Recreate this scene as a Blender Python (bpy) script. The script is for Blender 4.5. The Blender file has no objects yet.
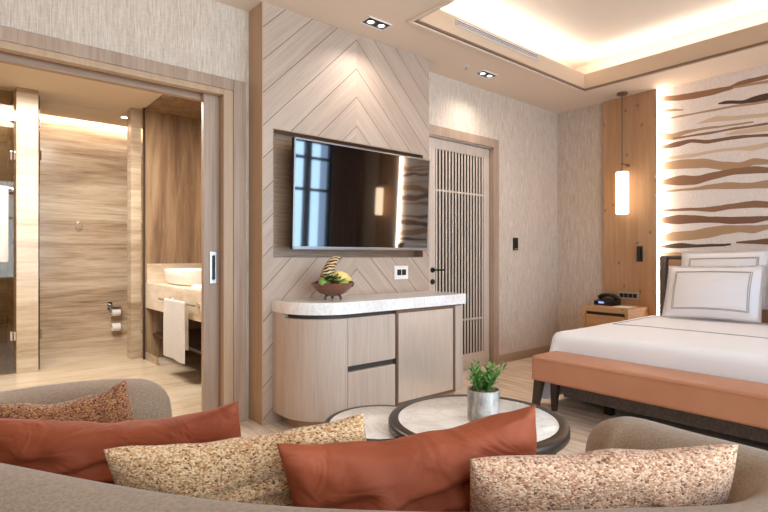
import bpy, bmesh, math, random
from mathutils import Vector, Matrix, noise
random.seed(7)
SC = bpy.context.scene
COL = SC.collection
PI = math.pi

# ------------------------------------------------------------------ camera, world, light
cd = bpy.data.cameras.new('camera'); cam = bpy.data.objects.new('camera', cd); COL.objects.link(cam)
cam.location = (0, 0, 1.2); cam.rotation_euler = (PI/2, 0, math.radians(49.806))
cd.sensor_width = 36; cd.lens = 24; cd.clip_start = .05; cd.clip_end = 100
SC.camera = cam
SC.view_settings.view_transform = 'Standard'; SC.view_settings.look = 'None'
SC.view_settings.gamma = 1; SC.view_settings.use_curve_mapping = False
SC.view_settings.exposure = 0.75
SC.cycles.use_denoising = True
SC.cycles.max_bounces = 10; SC.cycles.diffuse_bounces = 6
SC.cycles.sample_clamp_indirect = 6
SC.cycles.caustics_reflective = False; SC.cycles.caustics_refractive = False
W = bpy.data.worlds.new('sky'); SC.world = W; W.use_nodes = True
W.node_tree.nodes['Background'].inputs[0].default_value = (.42, .60, 1, 1)
W.node_tree.nodes['Background'].inputs[1].default_value = 1.6

def area(name, loc, rot, sx, sy, power, col=(1, 1, 1), spread=180):
    l = bpy.data.lights.new(name, 'AREA'); l.shape = 'RECTANGLE'; l.size = sx; l.size_y = sy
    l.energy = power; l.color = col; l.spread = math.radians(spread)
    o = bpy.data.objects.new(name, l); COL.objects.link(o); o.location = loc; o.rotation_euler = rot
    return o
def spot(name, loc, power, col=(1, .86, .7), ang=70, blend=.6, r=.03, rot=(0, 0, 0)):
    l = bpy.data.lights.new(name, 'SPOT'); l.energy = power; l.color = col
    l.spot_size = math.radians(ang); l.spot_blend = blend; l.shadow_soft_size = r
    o = bpy.data.objects.new(name, l); COL.objects.link(o); o.location = loc; o.rotation_euler = rot
    return o
COVE = (1, .985, .965); WARM2 = (1, .94, .87)
# daylight through the windows of the right wall (just outside the panes)
area('daylight_near_window', (1.34, 1.1, 1.6), (0, PI/2, 0), 2.6, 4.2, 185, (.86, .93, 1))
area('daylight_far_window', (1.34, 4.3, 1.6), (0, PI/2, 0), 2.6, 1.5, 38, (.46, .70, 1))
# LED strips lying on the ledge of the ceiling tray
CP = 5.5
area('cove_strip_left', (-2.90, 3.975, 3.19), (0, PI, 0), .05, 2.5, CP, COVE)
area('cove_strip_far', (-1.19, 5.31, 3.19), (0, PI, 0), 3.3, .05, CP*1.2, COVE)
area('cove_strip_right', (.52, 3.975, 3.19), (0, PI, 0), .05, 2.5, CP, COVE)
area('cove_strip_near', (-1.19, 2.64, 3.19), (0, PI, 0), 3.3, .05, CP*1.2, COVE)
# bathroom
area('bath_cove_strip', (-7.44, .5, 3.02), (0, 0, 0), .06, 3.4, 19, WARM2)
area('bath_ceiling_light', (-5.2, .6, 2.88), (0, 0, 0), 1.2, 1.2, 80, (1, .95, .89))

# ------------------------------------------------------------------ materials
def L(h):
    h = h.lstrip('#'); c = [int(h[i:i+2], 16)/255 for i in (0, 2, 4)]
    return tuple(x/12.92 if x <= .04045 else ((x+.055)/1.055)**2.4 for x in c) + (1,)
class NT:
    def __init__(s, name, rough=.5, metal=0, base=None, **kw):
        s.m = bpy.data.materials.new(name); s.m.use_nodes = True; s.t = s.m.node_tree
        s.b = s.t.nodes['Principled BSDF']
        s.b.inputs['Roughness'].default_value = rough; s.b.inputs['Metallic'].default_value = metal
        if base: s.b.inputs['Base Color'].default_value = base
        for k, v in kw.items(): s.b.inputs[k].default_value = v
    def n(s, typ, ins=None, **props):
        nd = s.t.nodes.new(typ)
        for k, v in props.items(): setattr(nd, k, v)
        for k, v in (ins or {}).items():
            sk = nd.inputs[k]
            if isinstance(v, bpy.types.NodeSocket): s.t.links.new(v, sk)
            else: sk.default_value = v
        return nd
    def co(s, scale=(1, 1, 1), rot=(0, 0, 0), world=False):
        src = s.n('ShaderNodeNewGeometry').outputs['Position'] if world else s.n('ShaderNodeTexCoord').outputs['Object']
        return s.n('ShaderNodeMapping', {'Vector': src, 'Scale': scale, 'Rotation': rot}).outputs[0]
    def noise(s, vec, scale, detail=4, rough=.55, dist=0):
        return s.n('ShaderNodeTexNoise', {'Vector': vec, 'Scale': scale, 'Detail': detail, 'Roughness': rough, 'Distortion': dist}).outputs[0]
    def ramp(s, fac, stops, interp='LINEAR'):
        nd = s.n('ShaderNodeValToRGB', {'Fac': fac}); r = nd.color_ramp; r.interpolation = interp
        while len(r.elements) < len(stops): r.elements.new(.5)
        for e, (p, c) in zip(r.elements, stops): e.position = p; e.color = c if len(c) == 4 else tuple(c)+(1,)
        return nd.outputs[0]
    def mix(s, f, a, b, mode='MIX'):
        nd = s.n('ShaderNodeMix', data_type='RGBA', blend_type=mode)
        for k, v in ((0, f), (6, a), (7, b)):
            if isinstance(v, bpy.types.NodeSocket): s.t.links.new(v, nd.inputs[k])
            else: nd.inputs[k].default_value = v
        return nd.outputs[2]
    def math(s, op, a, b=0.0, c=0.0):
        nd = s.n('ShaderNodeMath', operation=op)
        for i, v in enumerate((a, b, c)):
            if isinstance(v, bpy.types.NodeSocket): s.t.links.new(v, nd.inputs[i])
            else: nd.inputs[i].default_value = v
        return nd.outputs[0]
    def color(s, sock): s.t.links.new(sock, s.b.inputs['Base Color']); return s
    def bump(s, h, strength=.2, dist=.01):
        nd = s.n('ShaderNodeBump', {'Height': h, 'Strength': strength, 'Distance': dist})
        s.t.links.new(nd.outputs[0], s.b.inputs['Normal']); return s

def plain(name, hexc, rough=.5, metal=0, **kw): return NT(name, rough, metal, L(hexc), **kw).m
def wood(name, c1, c2, grain='z', rough=.45, fine=60, stretch=.045, contrast=(.3, .7), world=False):
    n = NT(name, rough)
    sc = {'x': (stretch, 1, 1), 'y': (1, stretch, 1), 'z': (1, 1, stretch)}[grain]
    v = n.co(sc, world=world)
    a = n.noise(v, fine, 4, .6, .3); b = n.noise(v, fine*.13, 3, .5, 1.2)
    f = n.math('ADD', n.math('MULTIPLY', a, .5), n.math('MULTIPLY', b, .5))
    n.color(n.ramp(f, [(contrast[0], L(c1)), (contrast[1], L(c2))]))
    n.bump(a, .06, .004)
    return n.m
def emit(name, hexc, strength):
    n = NT(name, .4, 0, L(hexc)); n.b.inputs['Emission Color'].default_value = L(hexc); n.b.inputs['Emission Strength'].default_value = strength
    return n.m
def knots(name, c1, c2, ck, grain='z', rough=.5):
    n = NT(name, rough); st = {'x': (.06, 1, 1), 'z': (1, 1, .06)}[grain]
    v = n.co(st); a = n.noise(v, 38, 4, .6, .4); b = n.noise(v, 6, 3, .5, 1.5)
    f = n.math('ADD', n.math('MULTIPLY', a, .45), n.math('MULTIPLY', b, .55))
    c = n.ramp(f, [(.3, L(c1)), (.7, L(c2))])
    sp = n.n('ShaderNodeSeparateXYZ', {0: n.co((1, 1, .8) if grain == 'z' else (.8, 1, 1))}); vo = n.n('ShaderNodeTexVoronoi', {'Vector': n.n('ShaderNodeCombineXYZ', {0: sp.outputs[0], 1: sp.outputs[2]}).outputs[0], 'Scale': 3.6, 'Randomness': 1.0}, voronoi_dimensions='2D')
    k = n.ramp(vo.outputs['Distance'], [(.025, (1, 1, 1)), (.075, (0, 0, 0))])
    n.color(n.mix(n.math('MULTIPLY', k, .55), c, L(ck)))
    return n.m
def weave(name, cols, scale, rough=.9, bump=.5, dist=.006, sheen=.2):
    n = NT(name, rough); v = n.co()
    vo = n.n('ShaderNodeTexVoronoi', {'Vector': n.co((1, 1, 1.6)), 'Scale': scale, 'Randomness': 1.0})
    no = n.noise(v, scale*.35, 3, .7)
    rnd = n.math('ADD', n.math('MULTIPLY', n.n('ShaderNodeSeparateColor', {0: vo.outputs['Color']}).outputs[0], .75), n.math('MULTIPLY', no, .25))
    n.color(n.ramp(rnd, [(p, L(c)) for p, c in cols]))
    n.bump(n.math('SUBTRACT', 1.0, vo.outputs['Distance']), bump, dist)
    n.b.inputs['Sheen Weight'].default_value = sheen
    return n.m
def fabric(name, c1, c2, scale=220, rough=.9, sheen=.15, bump=.25, big=0.0):
    n = NT(name, rough); v = n.co((1, 1, 1.0))
    a = n.noise(n.co((1, .25, .25)), scale, 2, .6); b = n.noise(n.co((.25, .25, 1)), scale, 2, .6)
    f = n.math('ADD', n.math('MULTIPLY', a, .5), n.math('MULTIPLY', b, .5))
    n.color(n.ramp(f, [(.36, L(c1)), (.64, L(c2))])); n.bump(f, bump, .003)
    n.b.inputs['Sheen Weight'].default_value = sheen
    return n.m

M = {}
# wallpaper: woven linen look, fine vertical slubs
n = NT('wallpaper_linen', .85)
a = n.noise(n.co((1, 1, .035), world=True), 210, 3, .7); b = n.noise(n.co((1, 1, .15), world=True), 90, 4, .7); c = n.noise(n.co((.12, .12, 1), world=True), 240, 2, .5)
f = n.math('ADD', n.math('ADD', n.math('MULTIPLY', a, .62), n.math('MULTIPLY', b, .2)), n.math('MULTIPLY', c, .18))
n.color(n.ramp(f, [(.33, L('#a6917e')), (.50, L('#cab8a7')), (.67, L('#e2d5c7'))])); n.bump(f, .25, .004); M['wallpaper'] = n.m
M['ceiling'] = plain('ceiling_paint', '#dec9b4', .8)
M['ceiling_hi'] = plain('ceiling_white_paint', '#e3d3c0', .8)
M['bath_ceiling'] = plain('bath_ceiling_paint', '#dccbb4', .8)
M['plaster'] = plain('plaster', '#d8c8b8', .85)
M['oak'] = wood('greyed_oak', '#8f7460', '#b59a85', 'z', contrast=(.32, .68))
M['oak_y'] = wood('greyed_oak_lengthwise', '#94755d', '#b99b82', 'y', contrast=(.32, .68))
M['oak_x'] = wood('greyed_oak_across', '#94755d', '#b99b82', 'x', contrast=(.32, .68))
M['oak_tan'] = wood('tan_oak', '#a98a6d', '#bd9c7d', 'z')
M['oak_tan_y'] = wood('tan_oak_lengthwise', '#a98a6d', '#bd9c7d', 'y')
M['cab'] = wood('cabinet_oak', '#ab9586', '#c9b5a6', 'z', fine=90, contrast=(.3, .7))
M['cab_dark'] = plain('cabinet_recess', '#3f3530', .6)
M['door_paint'] = wood('pale_oak', '#bba695', '#d3c0af', 'z')
M['honey'] = knots('honey_knotty_oak', '#a67b54', '#c49b75', '#5f3a20', 'z')
M['honey_x'] = knots('honey_oak_lengthwise', '#ab7a4e', '#c9996a', '#744724', 'x')
M['walnut'] = None
n = NT('bookmatched_walnut', .35); v = n.co((1, 1, .10)); a = n.noise(v, 16, 5, .6, .8); b = n.noise(v, 3.5, 3, .5, 1.5)
f = n.math('ADD', n.math('MULTIPLY', a, .4), n.math('MULTIPLY', b, .6))
n.color(n.ramp(f, [(.32, L('#5a4433')), (.48, L('#8a6e54')), (.66, L('#ac9272'))])); M['walnut'] = n.m
# chevron planks: grooves at z + |y - yc|, grain along each plank
n = NT('chevron_oak', .5)
pos = n.n('ShaderNodeSeparateXYZ', {0: n.n('ShaderNodeNewGeometry').outputs['Position']})
dy = n.math('ABSOLUTE', n.math('SUBTRACT', pos.outputs[1], 2.512))
s_ = n.math('ADD', pos.outputs[2], dy); al = n.math('SUBTRACT', pos.outputs[2], dy)
k = n.math('DIVIDE', n.math('SUBTRACT', s_, 2.953-.232*12), .232)
fr = n.math('FRACT', k); idx = n.math('FLOOR', k); side = n.math('SIGN', n.math('SUBTRACT', pos.outputs[1], 2.512))
vec = n.n('ShaderNodeCombineXYZ', {0: n.math('MULTIPLY', s_, 1.0), 1: n.math('MULTIPLY', al, .045), 2: n.math('ADD', n.math('MULTIPLY', idx, 3.7), side)}).outputs[0]
a = n.noise(vec, 45, 4, .6, .3); b = n.noise(vec, 7, 3, .5, 1)
f = n.math('ADD', n.math('MULTIPLY', a, .5), n.math('MULTIPLY', b, .5))
wn = n.n('ShaderNodeTexWhiteNoise', {'Vector': n.n('ShaderNodeCombineXYZ', {0: idx, 1: side}).outputs[0]}, noise_dimensions='3D').outputs[0]
f = n.math('ADD', f, n.math('MULTIPLY', n.math('SUBTRACT', wn, .5), .10))
cc = n.ramp(f, [(.25, L('#a08978')), (.75, L('#c2ab99'))])
g = n.math('LESS_THAN', n.math('ABSOLUTE', n.math('SUBTRACT', fr, .5)), .485)
n.color(n.mix(g, L('#65503f'), cc)); n.bump(g, .5, .004); M['chevron'] = n.m
# travertine, veins along Y / bedded in Z
def trav(name, c, scale=(.16, .16, 1), rough=.22, big=5, fine=34):
    n = NT(name, rough); v = n.co(scale, world=True)
    a = n.noise(v, big, 5, .65, .8); b = n.noise(v, fine, 4, .7, .5)
    f = n.math('ADD', n.math('MULTIPLY', a, .6), n.math('MULTIPLY', b, .4))
    n.color(n.ramp(f, [(.34, L(c[0])), (.47, L(c[1])), (.64, L(c[2]))])); return n.m
M['trav_wall'] = trav('travertine_wall', ('#806650', '#b89d80', '#d9c7ad'), (.06, .06, 1))
M['trav_col'] = trav('travertine_column', ('#8b765e', '#b09b81', '#c8b89f'), (.09, .09, 1))
M['trav_floor'] = trav('travertine_floor', ('#a38e73', '#bfac91', '#d0c0a8'), (1, .15, 1), .25, 4, 22)
M['trav_van'] = trav('travertine_vanity', ('#b59f84', '#cfbda4', '#e2d5c2'), (.2, .2, .8), .3)
# white marble
def marble(name, c1, c2, cv, scale=5):
    n = NT(name, .12); v = n.co((1, 1, .6)); a = n.noise(v, scale, 8, .68, 1.4)
    r = n.math('ABSOLUTE', n.math('SUBTRACT', a, .5)); b = n.noise(v, scale*.6, 3, .5)
    c = n.ramp(b, [(.35, L(c1)), (.65, L(c2))]); vn = n.ramp(r, [(0, (1, 1, 1)), (.035, (0, 0, 0))])
    n.color(n.mix(n.math('MULTIPLY', vn, .32), c, L(cv))); return n.m
M['marble'] = marble('white_marble', '#ebe5de', '#f8f4f0', '#b5a898')
M['marble_cnt'] = marble('counter_marble', '#ebe4df', '#f8f4f1', '#b3a8a2', 9)
# striped carpet, lines along X
n = NT('striped_carpet', .95)
a = n.noise(n.co((.10, 1, 1), world=True), 22, 3, .7); b = n.noise(n.co((.6, 1, 1), world=True), 150, 2, .6); c = n.noise(n.co((.5, .9, 1), world=True), 1.1, 2, .5)
f = n.math('ADD', n.math('ADD', n.math('MULTIPLY', a, .6), n.math('MULTIPLY', b, .2)), n.math('MULTIPLY', c, .2))
n.color(n.ramp(f, [(.36, L('#a99180')), (.46, L('#cdb49c')), (.58, L('#e6d3be'))])); n.bump(b, .3, .004); M['carpet'] = n.m
M['bronze'] = plain('dark_bronze', '#4b3f38', .38, .7)
M['bronze_lt'] = plain('brown_bronze', '#8a6c57', .35, .7)
n = NT('brushed_bronze_sheet', .30, .55); a = n.noise(n.co((1, 1, .05)), 120, 3, .6)
n.color(n.ramp(a, [(.3, L('#dcc9b8')), (.7, L('#eadbcc'))])); M['bronze_sheet'] = n.m
n = NT('brown_metal_lining', .35, .3); a = n.noise(n.co((1, .06, 1)), 80, 3, .6)
n.color(n.ramp(a, [(.3, L('#876851')), (.7, L('#a5856c'))])); M['lining'] = n.m
M['black'] = plain('black_plastic', '#141313', .35)
M['black_metal'] = plain('black_metal', '#1d1a19', .4, .4)
M['screen'] = plain('tv_glass', '#0a0808', .04, 0, **{'IOR': 2.9, 'Specular Tint': (1, .95, .9, 1)})
M['silver'] = plain('silver_metal', '#b9b4b0', .25, .9)
M['chrome'] = plain('chrome', '#d8d6d4', .12, 1)
M['dark_wood'] = wood('dark_walnut', '#2e211b', '#46342a', 'z')
M['leather'] = NT('tan_leather', .45, 0, L('#b5714d'))
n = M['leather']; a = n.noise(n.co(), 3, 3, .5); n.color(n.ramp(a, [(.3, L('#b67a5b')), (.7, L('#c18767'))])); n.bump(n.noise(n.co(), 260, 2, .5), .08, .002); M['leather'] = n.m
M['headleather'] = plain('headboard_leather', '#c79c7b', .5)
M['grey_fab'] = fabric('charcoal_fabric', '#5a4f48', '#7d7068', 160)
M['linen_white'] = NT('white_cotton', .8, 0, L('#f1eeef'), **{'Sheen Weight': .1}).m
M['piping'] = plain('taupe_piping', '#aea5a1', .8)
M['towel'] = fabric('white_terry', '#e8e0d8', '#fbf8f4', 240, bump=.6)
M['sofa'] = fabric('sofa_melange', '#7f6a57', '#a0876f', 420, bump=.4)
M['tweed'] = weave('tweed_gold', [(.10, '#4a2d1b'), (.24, '#b0794c'), (.45, '#d2a777'), (.65, '#e9cda6'), (.85, '#bf8a5b')], 190, bump=.5, dist=.004)
M['tweed_brown'] = weave('tweed_brown', [(.12, '#2c160c'), (.3, '#80492a'), (.5, '#a46a40'), (.68, '#bd8a5c'), (.85, '#8c5632')], 180, bump=.5, dist=.004)
M['tweed_pink'] = weave('tweed_pink', [(.10, '#4a2b1f'), (.25, '#a8714f'), (.45, '#c89b7b'), (.65, '#e2c2a6'), (.85, '#b47f5e')], 205, bump=.5, dist=.004)
n = NT('rust_velvet', .75); a = n.noise(n.co(), 5, 3, .6); n.color(n.ramp(a, [(.3, L('#83391b')), (.7, L('#9a4826'))])); n.bump(n.noise(n.co((1, 1, 1.6)), 7, 2, .5, 1.4), .55, .03); n.b.inputs['Sheen Weight'].default_value = .4; n.b.inputs['Sheen Tint'].default_value = L('#d9784a'); n.b.inputs['Sheen Roughness'].default_value = .4; M['rust'] = n.m
M['curtain'] = fabric('brown_curtain', '#8a6f60', '#b39888', 120)
M['white_ceramic'] = plain('white_ceramic', '#efe9e2', .12)
M['white_plastic'] = plain('white_plastic', '#e6ded8', .35)
M['lamp_glow'] = emit('lamp_glow', '#ffe8c8', 2.2)
M['led'] = emit('led_glow', '#fff0dc', 16)
M['spot_glow'] = emit('downlight_glow', '#fff0da', 5)
M['paper'] = plain('paper', '#efe8e0', .8)
def glass(name, tint='#eef2f0', op=.12, rough=.02):
    n = NT(name); nt = n.t; nt.nodes.remove(n.b); out = nt.nodes['Material Output']
    tr = n.n('ShaderNodeBsdfTransparent', {0: L(tint)}); gl = n.n('ShaderNodeBsdfGlossy', {0: (1, 1, 1, 1), 'Roughness': rough})
    fr = n.n('ShaderNodeFresnel', {0: 1.45}); mx = n.n('ShaderNodeMixShader', {0: n.math('MULTIPLY', fr.outputs[0], op*6), 1: tr.outputs[0], 2: gl.outputs[0]})
    nt.links.new(mx.outputs[0], out.inputs[0]); return n.m
M['glass'] = glass('clear_glass'); M['shower_glass'] = glass('shower_glass', '#d8d2c4')

# ------------------------------------------------------------------ mesh helpers
def NB(): return bmesh.new()
def box(bm, x0, x1, y0, y1, z0, z1, bev=0, seg=2, mi=0):
    vs = [bm.verts.new((x, y, z)) for x in (x0, x1) for y in (y0, y1) for z in (z0, z1)]
    F = [(0, 1, 3, 2), (4, 6, 7, 5), (0, 4, 5, 1), (2, 3, 7, 6), (0, 2, 6, 4), (1, 5, 7, 3)]
    fs = []
    for f in F:
        fc = bm.faces.new([vs[i] for i in f]); fc.material_index = mi; fs.append(fc)
    if bev:
        es = list({e for f in fs for e in f.edges})
        bmesh.ops.bevel(bm, geom=es, offset=bev, segments=seg, affect='EDGES', profile=.6)
    return bm
def lathe(bm, prof, c=(0, 0, 0), seg=32, cap=True):
    rings = []
    for r, z in prof:
        rings.append([bm.verts.new((c[0]+r*math.cos(2*PI*i/seg), c[1]+r*math.sin(2*PI*i/seg), c[2]+z)) for i in range(seg)])
    for a, b in zip(rings, rings[1:]):
        for i in range(seg): bm.faces.new((a[i], a[(i+1) % seg], b[(i+1) % seg], b[i]))
    if cap:
        if prof[0][0] > 1e-5: bm.faces.new(list(reversed(rings[0])))
        if prof[-1][0] > 1e-5: bm.faces.new(rings[-1])
    return bm
def tube(bm, pts, r, seg=10, closed=False):
    pts = [Vector(p) for p in pts]; rad = r if isinstance(r, (list, tuple)) else [r]*len(pts); rings = []
    N = len(pts); ref = None
    for i, p in enumerate(pts):
        if closed: t = pts[(i+1) % N]-pts[i-1]
        else: t = pts[min(i+1, N-1)]-pts[max(i-1, 0)]
        t.normalize()
        if ref is None: ref = Vector((0, 0, 1)) if abs(t.z) < .9 else Vector((1, 0, 0))
        a = t.cross(ref).normalized(); b = a.cross(t).normalized(); ref = b
        rings.append([bm.verts.new(p+a*rad[i]*math.cos(2*PI*k/seg)+b*rad[i]*math.sin(2*PI*k/seg)) for k in range(seg)])
    prs = list(zip(rings, rings[1:])) + ([(rings[-1], rings[0])] if closed else [])
    for a, b in prs:
        for k in range(seg): bm.faces.new((a[k], a[(k+1) % seg], b[(k+1) % seg], b[k]))
    if not closed: bm.faces.new(list(reversed(rings[0]))); bm.faces.new(rings[-1])
    return bm
def prism(bm, poly, z0, z1, bev=0, seg=3, mi=0):
    lo = [bm.verts.new((x, y, z0)) for x, y in poly]; hi = [bm.verts.new((x, y, z1)) for x, y in poly]
    N = len(poly); bot = bm.faces.new(list(reversed(lo))); top = bm.faces.new(hi)
    fs = [bot, top]
    for i in range(N): fs.append(bm.faces.new((lo[i], lo[(i+1) % N], hi[(i+1) % N], hi[i])))
    for f in fs: f.material_index = mi
    if bev:
        es = list(top.edges)+list(bot.edges)
        bmesh.ops.bevel(bm, geom=es, offset=bev, segments=seg, affect='EDGES', profile=.5)
    return bm
ORG = {}
def obj(name, bm, mat, parent=None, smooth=False, sub=0, base=None):
    bmesh.ops.recalc_face_normals(bm, faces=bm.faces)
    me = bpy.data.meshes.new(name)
    if parent is None:
        if base is None:
            xs = [v.co for v in bm.verts]
            base = Vector(((min(v.x for v in xs)+max(v.x for v in xs))/2, (min(v.y for v in xs)+max(v.y for v in xs))/2, min(v.z for v in xs)))
        og = Vector(base)
    else: og = ORG[parent.name]
    bmesh.ops.translate(bm, verts=bm.verts, vec=-og)
    bm.to_mesh(me); bm.free()
    for m in (mat if isinstance(mat, (list, tuple)) else [mat]): me.materials.append(m)
    if smooth:
        me.polygons.foreach_set('use_smooth', [True]*len(me.polygons))
        if smooth != 'all': me.set_sharp_from_angle(angle=math.radians(40))
    o = bpy.data.objects.new(name, me); COL.objects.link(o)
    if parent is None: o.location = og
    else: o.parent = parent
    ORG[o.name] = og
    if sub:
        md = o.modifiers.new('sub', 'SUBSURF'); md.levels = sub; md.render_levels = sub
    return o
def tag(o, label, cat, group=None):
    o['label'] = label; o['category'] = cat
    if group: o['group'] = group
    return o
def thing(name, label, cat, loc, group=None):
    o = bpy.data.objects.new(name, None); o.empty_display_size = .1; COL.objects.link(o); o.location = loc
    ORG[o.name] = Vector(loc); return tag(o, label, cat, group)
def struct(name, bm, mat, smooth=False):
    o = obj(name, bm, mat, None, smooth); o['kind'] = 'structure'; return o
def spart(name, bm, mat, parent, smooth=False): return obj(name, bm, mat, parent, smooth)
def kids(o): return [c for c in bpy.data.objects if c.parent == o]
def dup(root, off, label=None):
    r = root.copy(); COL.objects.link(r); r.location = root.location+Vector(off); ORG[r.name] = ORG[root.name]+Vector(off)
    if label: r['label'] = label
    for ch in kids(root):
        c = ch.copy(); COL.objects.link(c); c.parent = r
        for g in kids(ch):
            d = g.copy(); COL.objects.link(d); d.parent = c
    return r


# ------------------------------------------------------------------ the room shell
XW, XP, YF, XR, YB = -3.53, -3.318, 5.86, 1.15, -1.5
b = NB(); box(b, -3.62, 1.3, -1.6, 6.0, -.1, 0); struct('floor', b, M['carpet'])
b = NB(); box(b, -7.65, -3.62, -1.6, 2.5, -.1, 0); struct('floor_bathroom', b, M['trav_floor'])
b = NB()
box(b, -3.70, XW, -1.6, -.75, 0, 3.05); box(b, -3.70, XW, -.75, 1.50, 2.44, 3.05)
box(b, -3.57, XW, 1.50, 3.50, 0, 3.05); box(b, -3.70, -3.665, 1.50, 3.50, 0, 3.05)
box(b, -3.70, XW, 3.50, 4.53, 2.38, 3.05); box(b, -3.70, XW, 4.53, 5.86, 0, 3.05)
struct('wall_left', b, M['wallpaper'])
b = NB(); box(b, -3.70, 1.30, YF, 6.0, 0, 3.45); struct('wall_far', b, M['wallpaper'])
b = NB()
W1 = (-.9, 3.1); W2 = (3.62, 5.22)
for y0, y1, z0, z1 in ((-1.6, W1[0], 0, 3.05), (W1[0], W1[1], 0, .25), (W1[0], W1[1], 2.92, 3.05), (W1[1], W2[0], 0, 3.05), (W2[0], W2[1], 0, .25), (W2[0], W2[1], 2.92, 3.05), (W2[1], 5.86, 0, 3.05)):
    box(b, XR, 1.30, y0, y1, z0, z1)
struct('wall_right', b, M['wallpaper'])
b = NB(); box(b, -3.70, 1.30, -1.6, YB, 0, 3.05); struct('wall_back', b, M['wallpaper'])
for k, (y0, y1) in enumerate((W1, W2)):
    b = NB()
    box(b, 1.19, 1.26, y0, y1, .25, .33); box(b, 1.19, 1.26, y0, y1, 2.86, 2.92)
    box(b, 1.19, 1.26, y0, y0+.07, .33, 2.86); box(b, 1.19, 1.26, y1-.07, y1, .33, 2.86)
    ms = [4.72] if k else [.4, 1.75]
    for m in ms: box(b, 1.18, 1.27, m-.055, m+.055, .33, 2.86)
    for z in (2.05, 2.6): box(b, 1.20, 1.25, y0, y1, z-.025, z+.025)
    f = struct('window_%d' % (k+1), b, M['dark_wood'])
    g = NB(); box(g, 1.222, 1.228, y0+.06, y1-.06, .32, 2.87); spart('pane', g, M['glass'], f)
# ceiling with the raised tray
TX0, TX1, TY0, TY1 = -2.84, .46, 2.70, 5.25
b = NB()
box(b, -3.70, TX0, -1.6, 6.0, 3.0, 3.05); box(b, TX1, 1.30, -1.6, 6.0, 3.0, 3.05)
box(b, TX0, TX1, -1.6, TY0, 3.0, 3.05); box(b, TX0, TX1, TY1, 6.0, 3.0, 3.05)
struct('ceiling', b, M['ceiling'])
b = NB()
for o_, i_ in ((.04, 0),):
    box(b, TX0-o_, TX0-.012, TY0-o_, TY1+o_, 2.985, 2.9995); box(b, TX1+.012, TX1+o_, TY0-o_, TY1+o_, 2.985, 2.9995)
    box(b, TX0-.012, TX1+.012, TY0-o_, TY0-.012, 2.985, 2.9995); box(b, TX0-.012, TX1+.012, TY1+.012, TY1+o_, 2.985, 2.9995)
struct('trim_1', b, M['ceiling'])
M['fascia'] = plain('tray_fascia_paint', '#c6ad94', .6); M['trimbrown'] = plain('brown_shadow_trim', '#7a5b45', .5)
b = NB()
def ringbox(b, d, z0, z1, t=.02, mi=0):
    box(b, TX0+d-t, TX0+d, TY0+d-t, TY1-d+t, z0, z1, mi=mi); box(b, TX1-d, TX1-d+t, TY0+d-t, TY1-d+t, z0, z1, mi=mi)
    box(b, TX0+d, TX1-d, TY0+d-t, TY0+d, z0, z1, mi=mi); box(b, TX0+d, TX1-d, TY1-d, TY1-d+t, z0, z1, mi=mi)
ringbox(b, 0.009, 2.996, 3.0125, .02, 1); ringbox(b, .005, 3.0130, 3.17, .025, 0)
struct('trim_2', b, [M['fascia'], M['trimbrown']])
b = NB()
box(b, TX0-.28, TX0-.02, TY0-.28, TY1+.28, 3.15, 3.17); box(b, TX1+.02, TX1+.28, TY0-.28, TY1+.28, 3.15, 3.17)
box(b, TX0-.02, TX1+.02, TY0-.28, TY0-.02, 3.15, 3.17); box(b, TX0-.02, TX1+.02, TY1+.02, TY1+.28, 3.15, 3.17)
box(b, TX0-.30, TX0-.28, TY0-.3, TY1+.3, 3.15, 3.43); box(b, TX1+.28, TX1+.30, TY0-.3, TY1+.3, 3.15, 3.43)
box(b, TX0-.3, TX1+.3, TY0-.30, TY0-.28, 3.15, 3.43); box(b, TX0-.3, TX1+.3, TY1+.28, TY1+.30, 3.15, 3.43)
box(b, TX0-.3, TX1+.3, TY0-.3, TY1+.3, 3.38, 3.43)
struct('ceiling_tray', b, M['ceiling_hi'])
# baseboards
b = NB(); box(b, XW, XW+.015, 4.625, YF, 0, .095, .003); struct('baseboard_left', b, M['oak_y'])
b = NB(); box(b, XW+.015, -2.93, YF-.015, YF, 0, .095, .003); struct('baseboard_far', b, M['oak_x'])
# bathroom doorway casing
b = NB()
box(b, XW, XW+.035, 1.5455, 1.64, 0, 2.465, .004); box(b, XW, XW+.035, -.85, 1.5445, 2.385, 2.465, .004)
struct('trim_3', b, M['oak'])
b = NB()
box(b, -3.57, XW+.022, 1.475, 1.55, 0, 2.39, .003)
box(b, -3.57, XW+.022, -.75, 1.475, 2.345, 2.39, .003)
struct('trim_4', b, M['oak_tan'])
b = NB()
box(b, -3.70, -3.65, -.75, 1.50, 2.32, 2.44); box(b, -3.645, -3.575, -.75, 1.5, 2.41, 2.44)
struct('trim_5', b, M['oak_y'])
# sliding door leaf in its pocket
b = NB(); box(b, -3.64, -3.595, 1.365, 2.38, .01, 2.40, .003); d = struct('door_1', b, M['oak'])
b = NB(); box(b, -3.597, -3.590, 1.410, 1.460, 1.0, 1.235, .004)
h = spart('pull_handle', b, M['silver'], d)
b = NB(); box(b, -3.592, -3.586, 1.424, 1.446, 1.03, 1.205, .004); obj('finger_grip', b, M['black_metal'], h)
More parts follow.
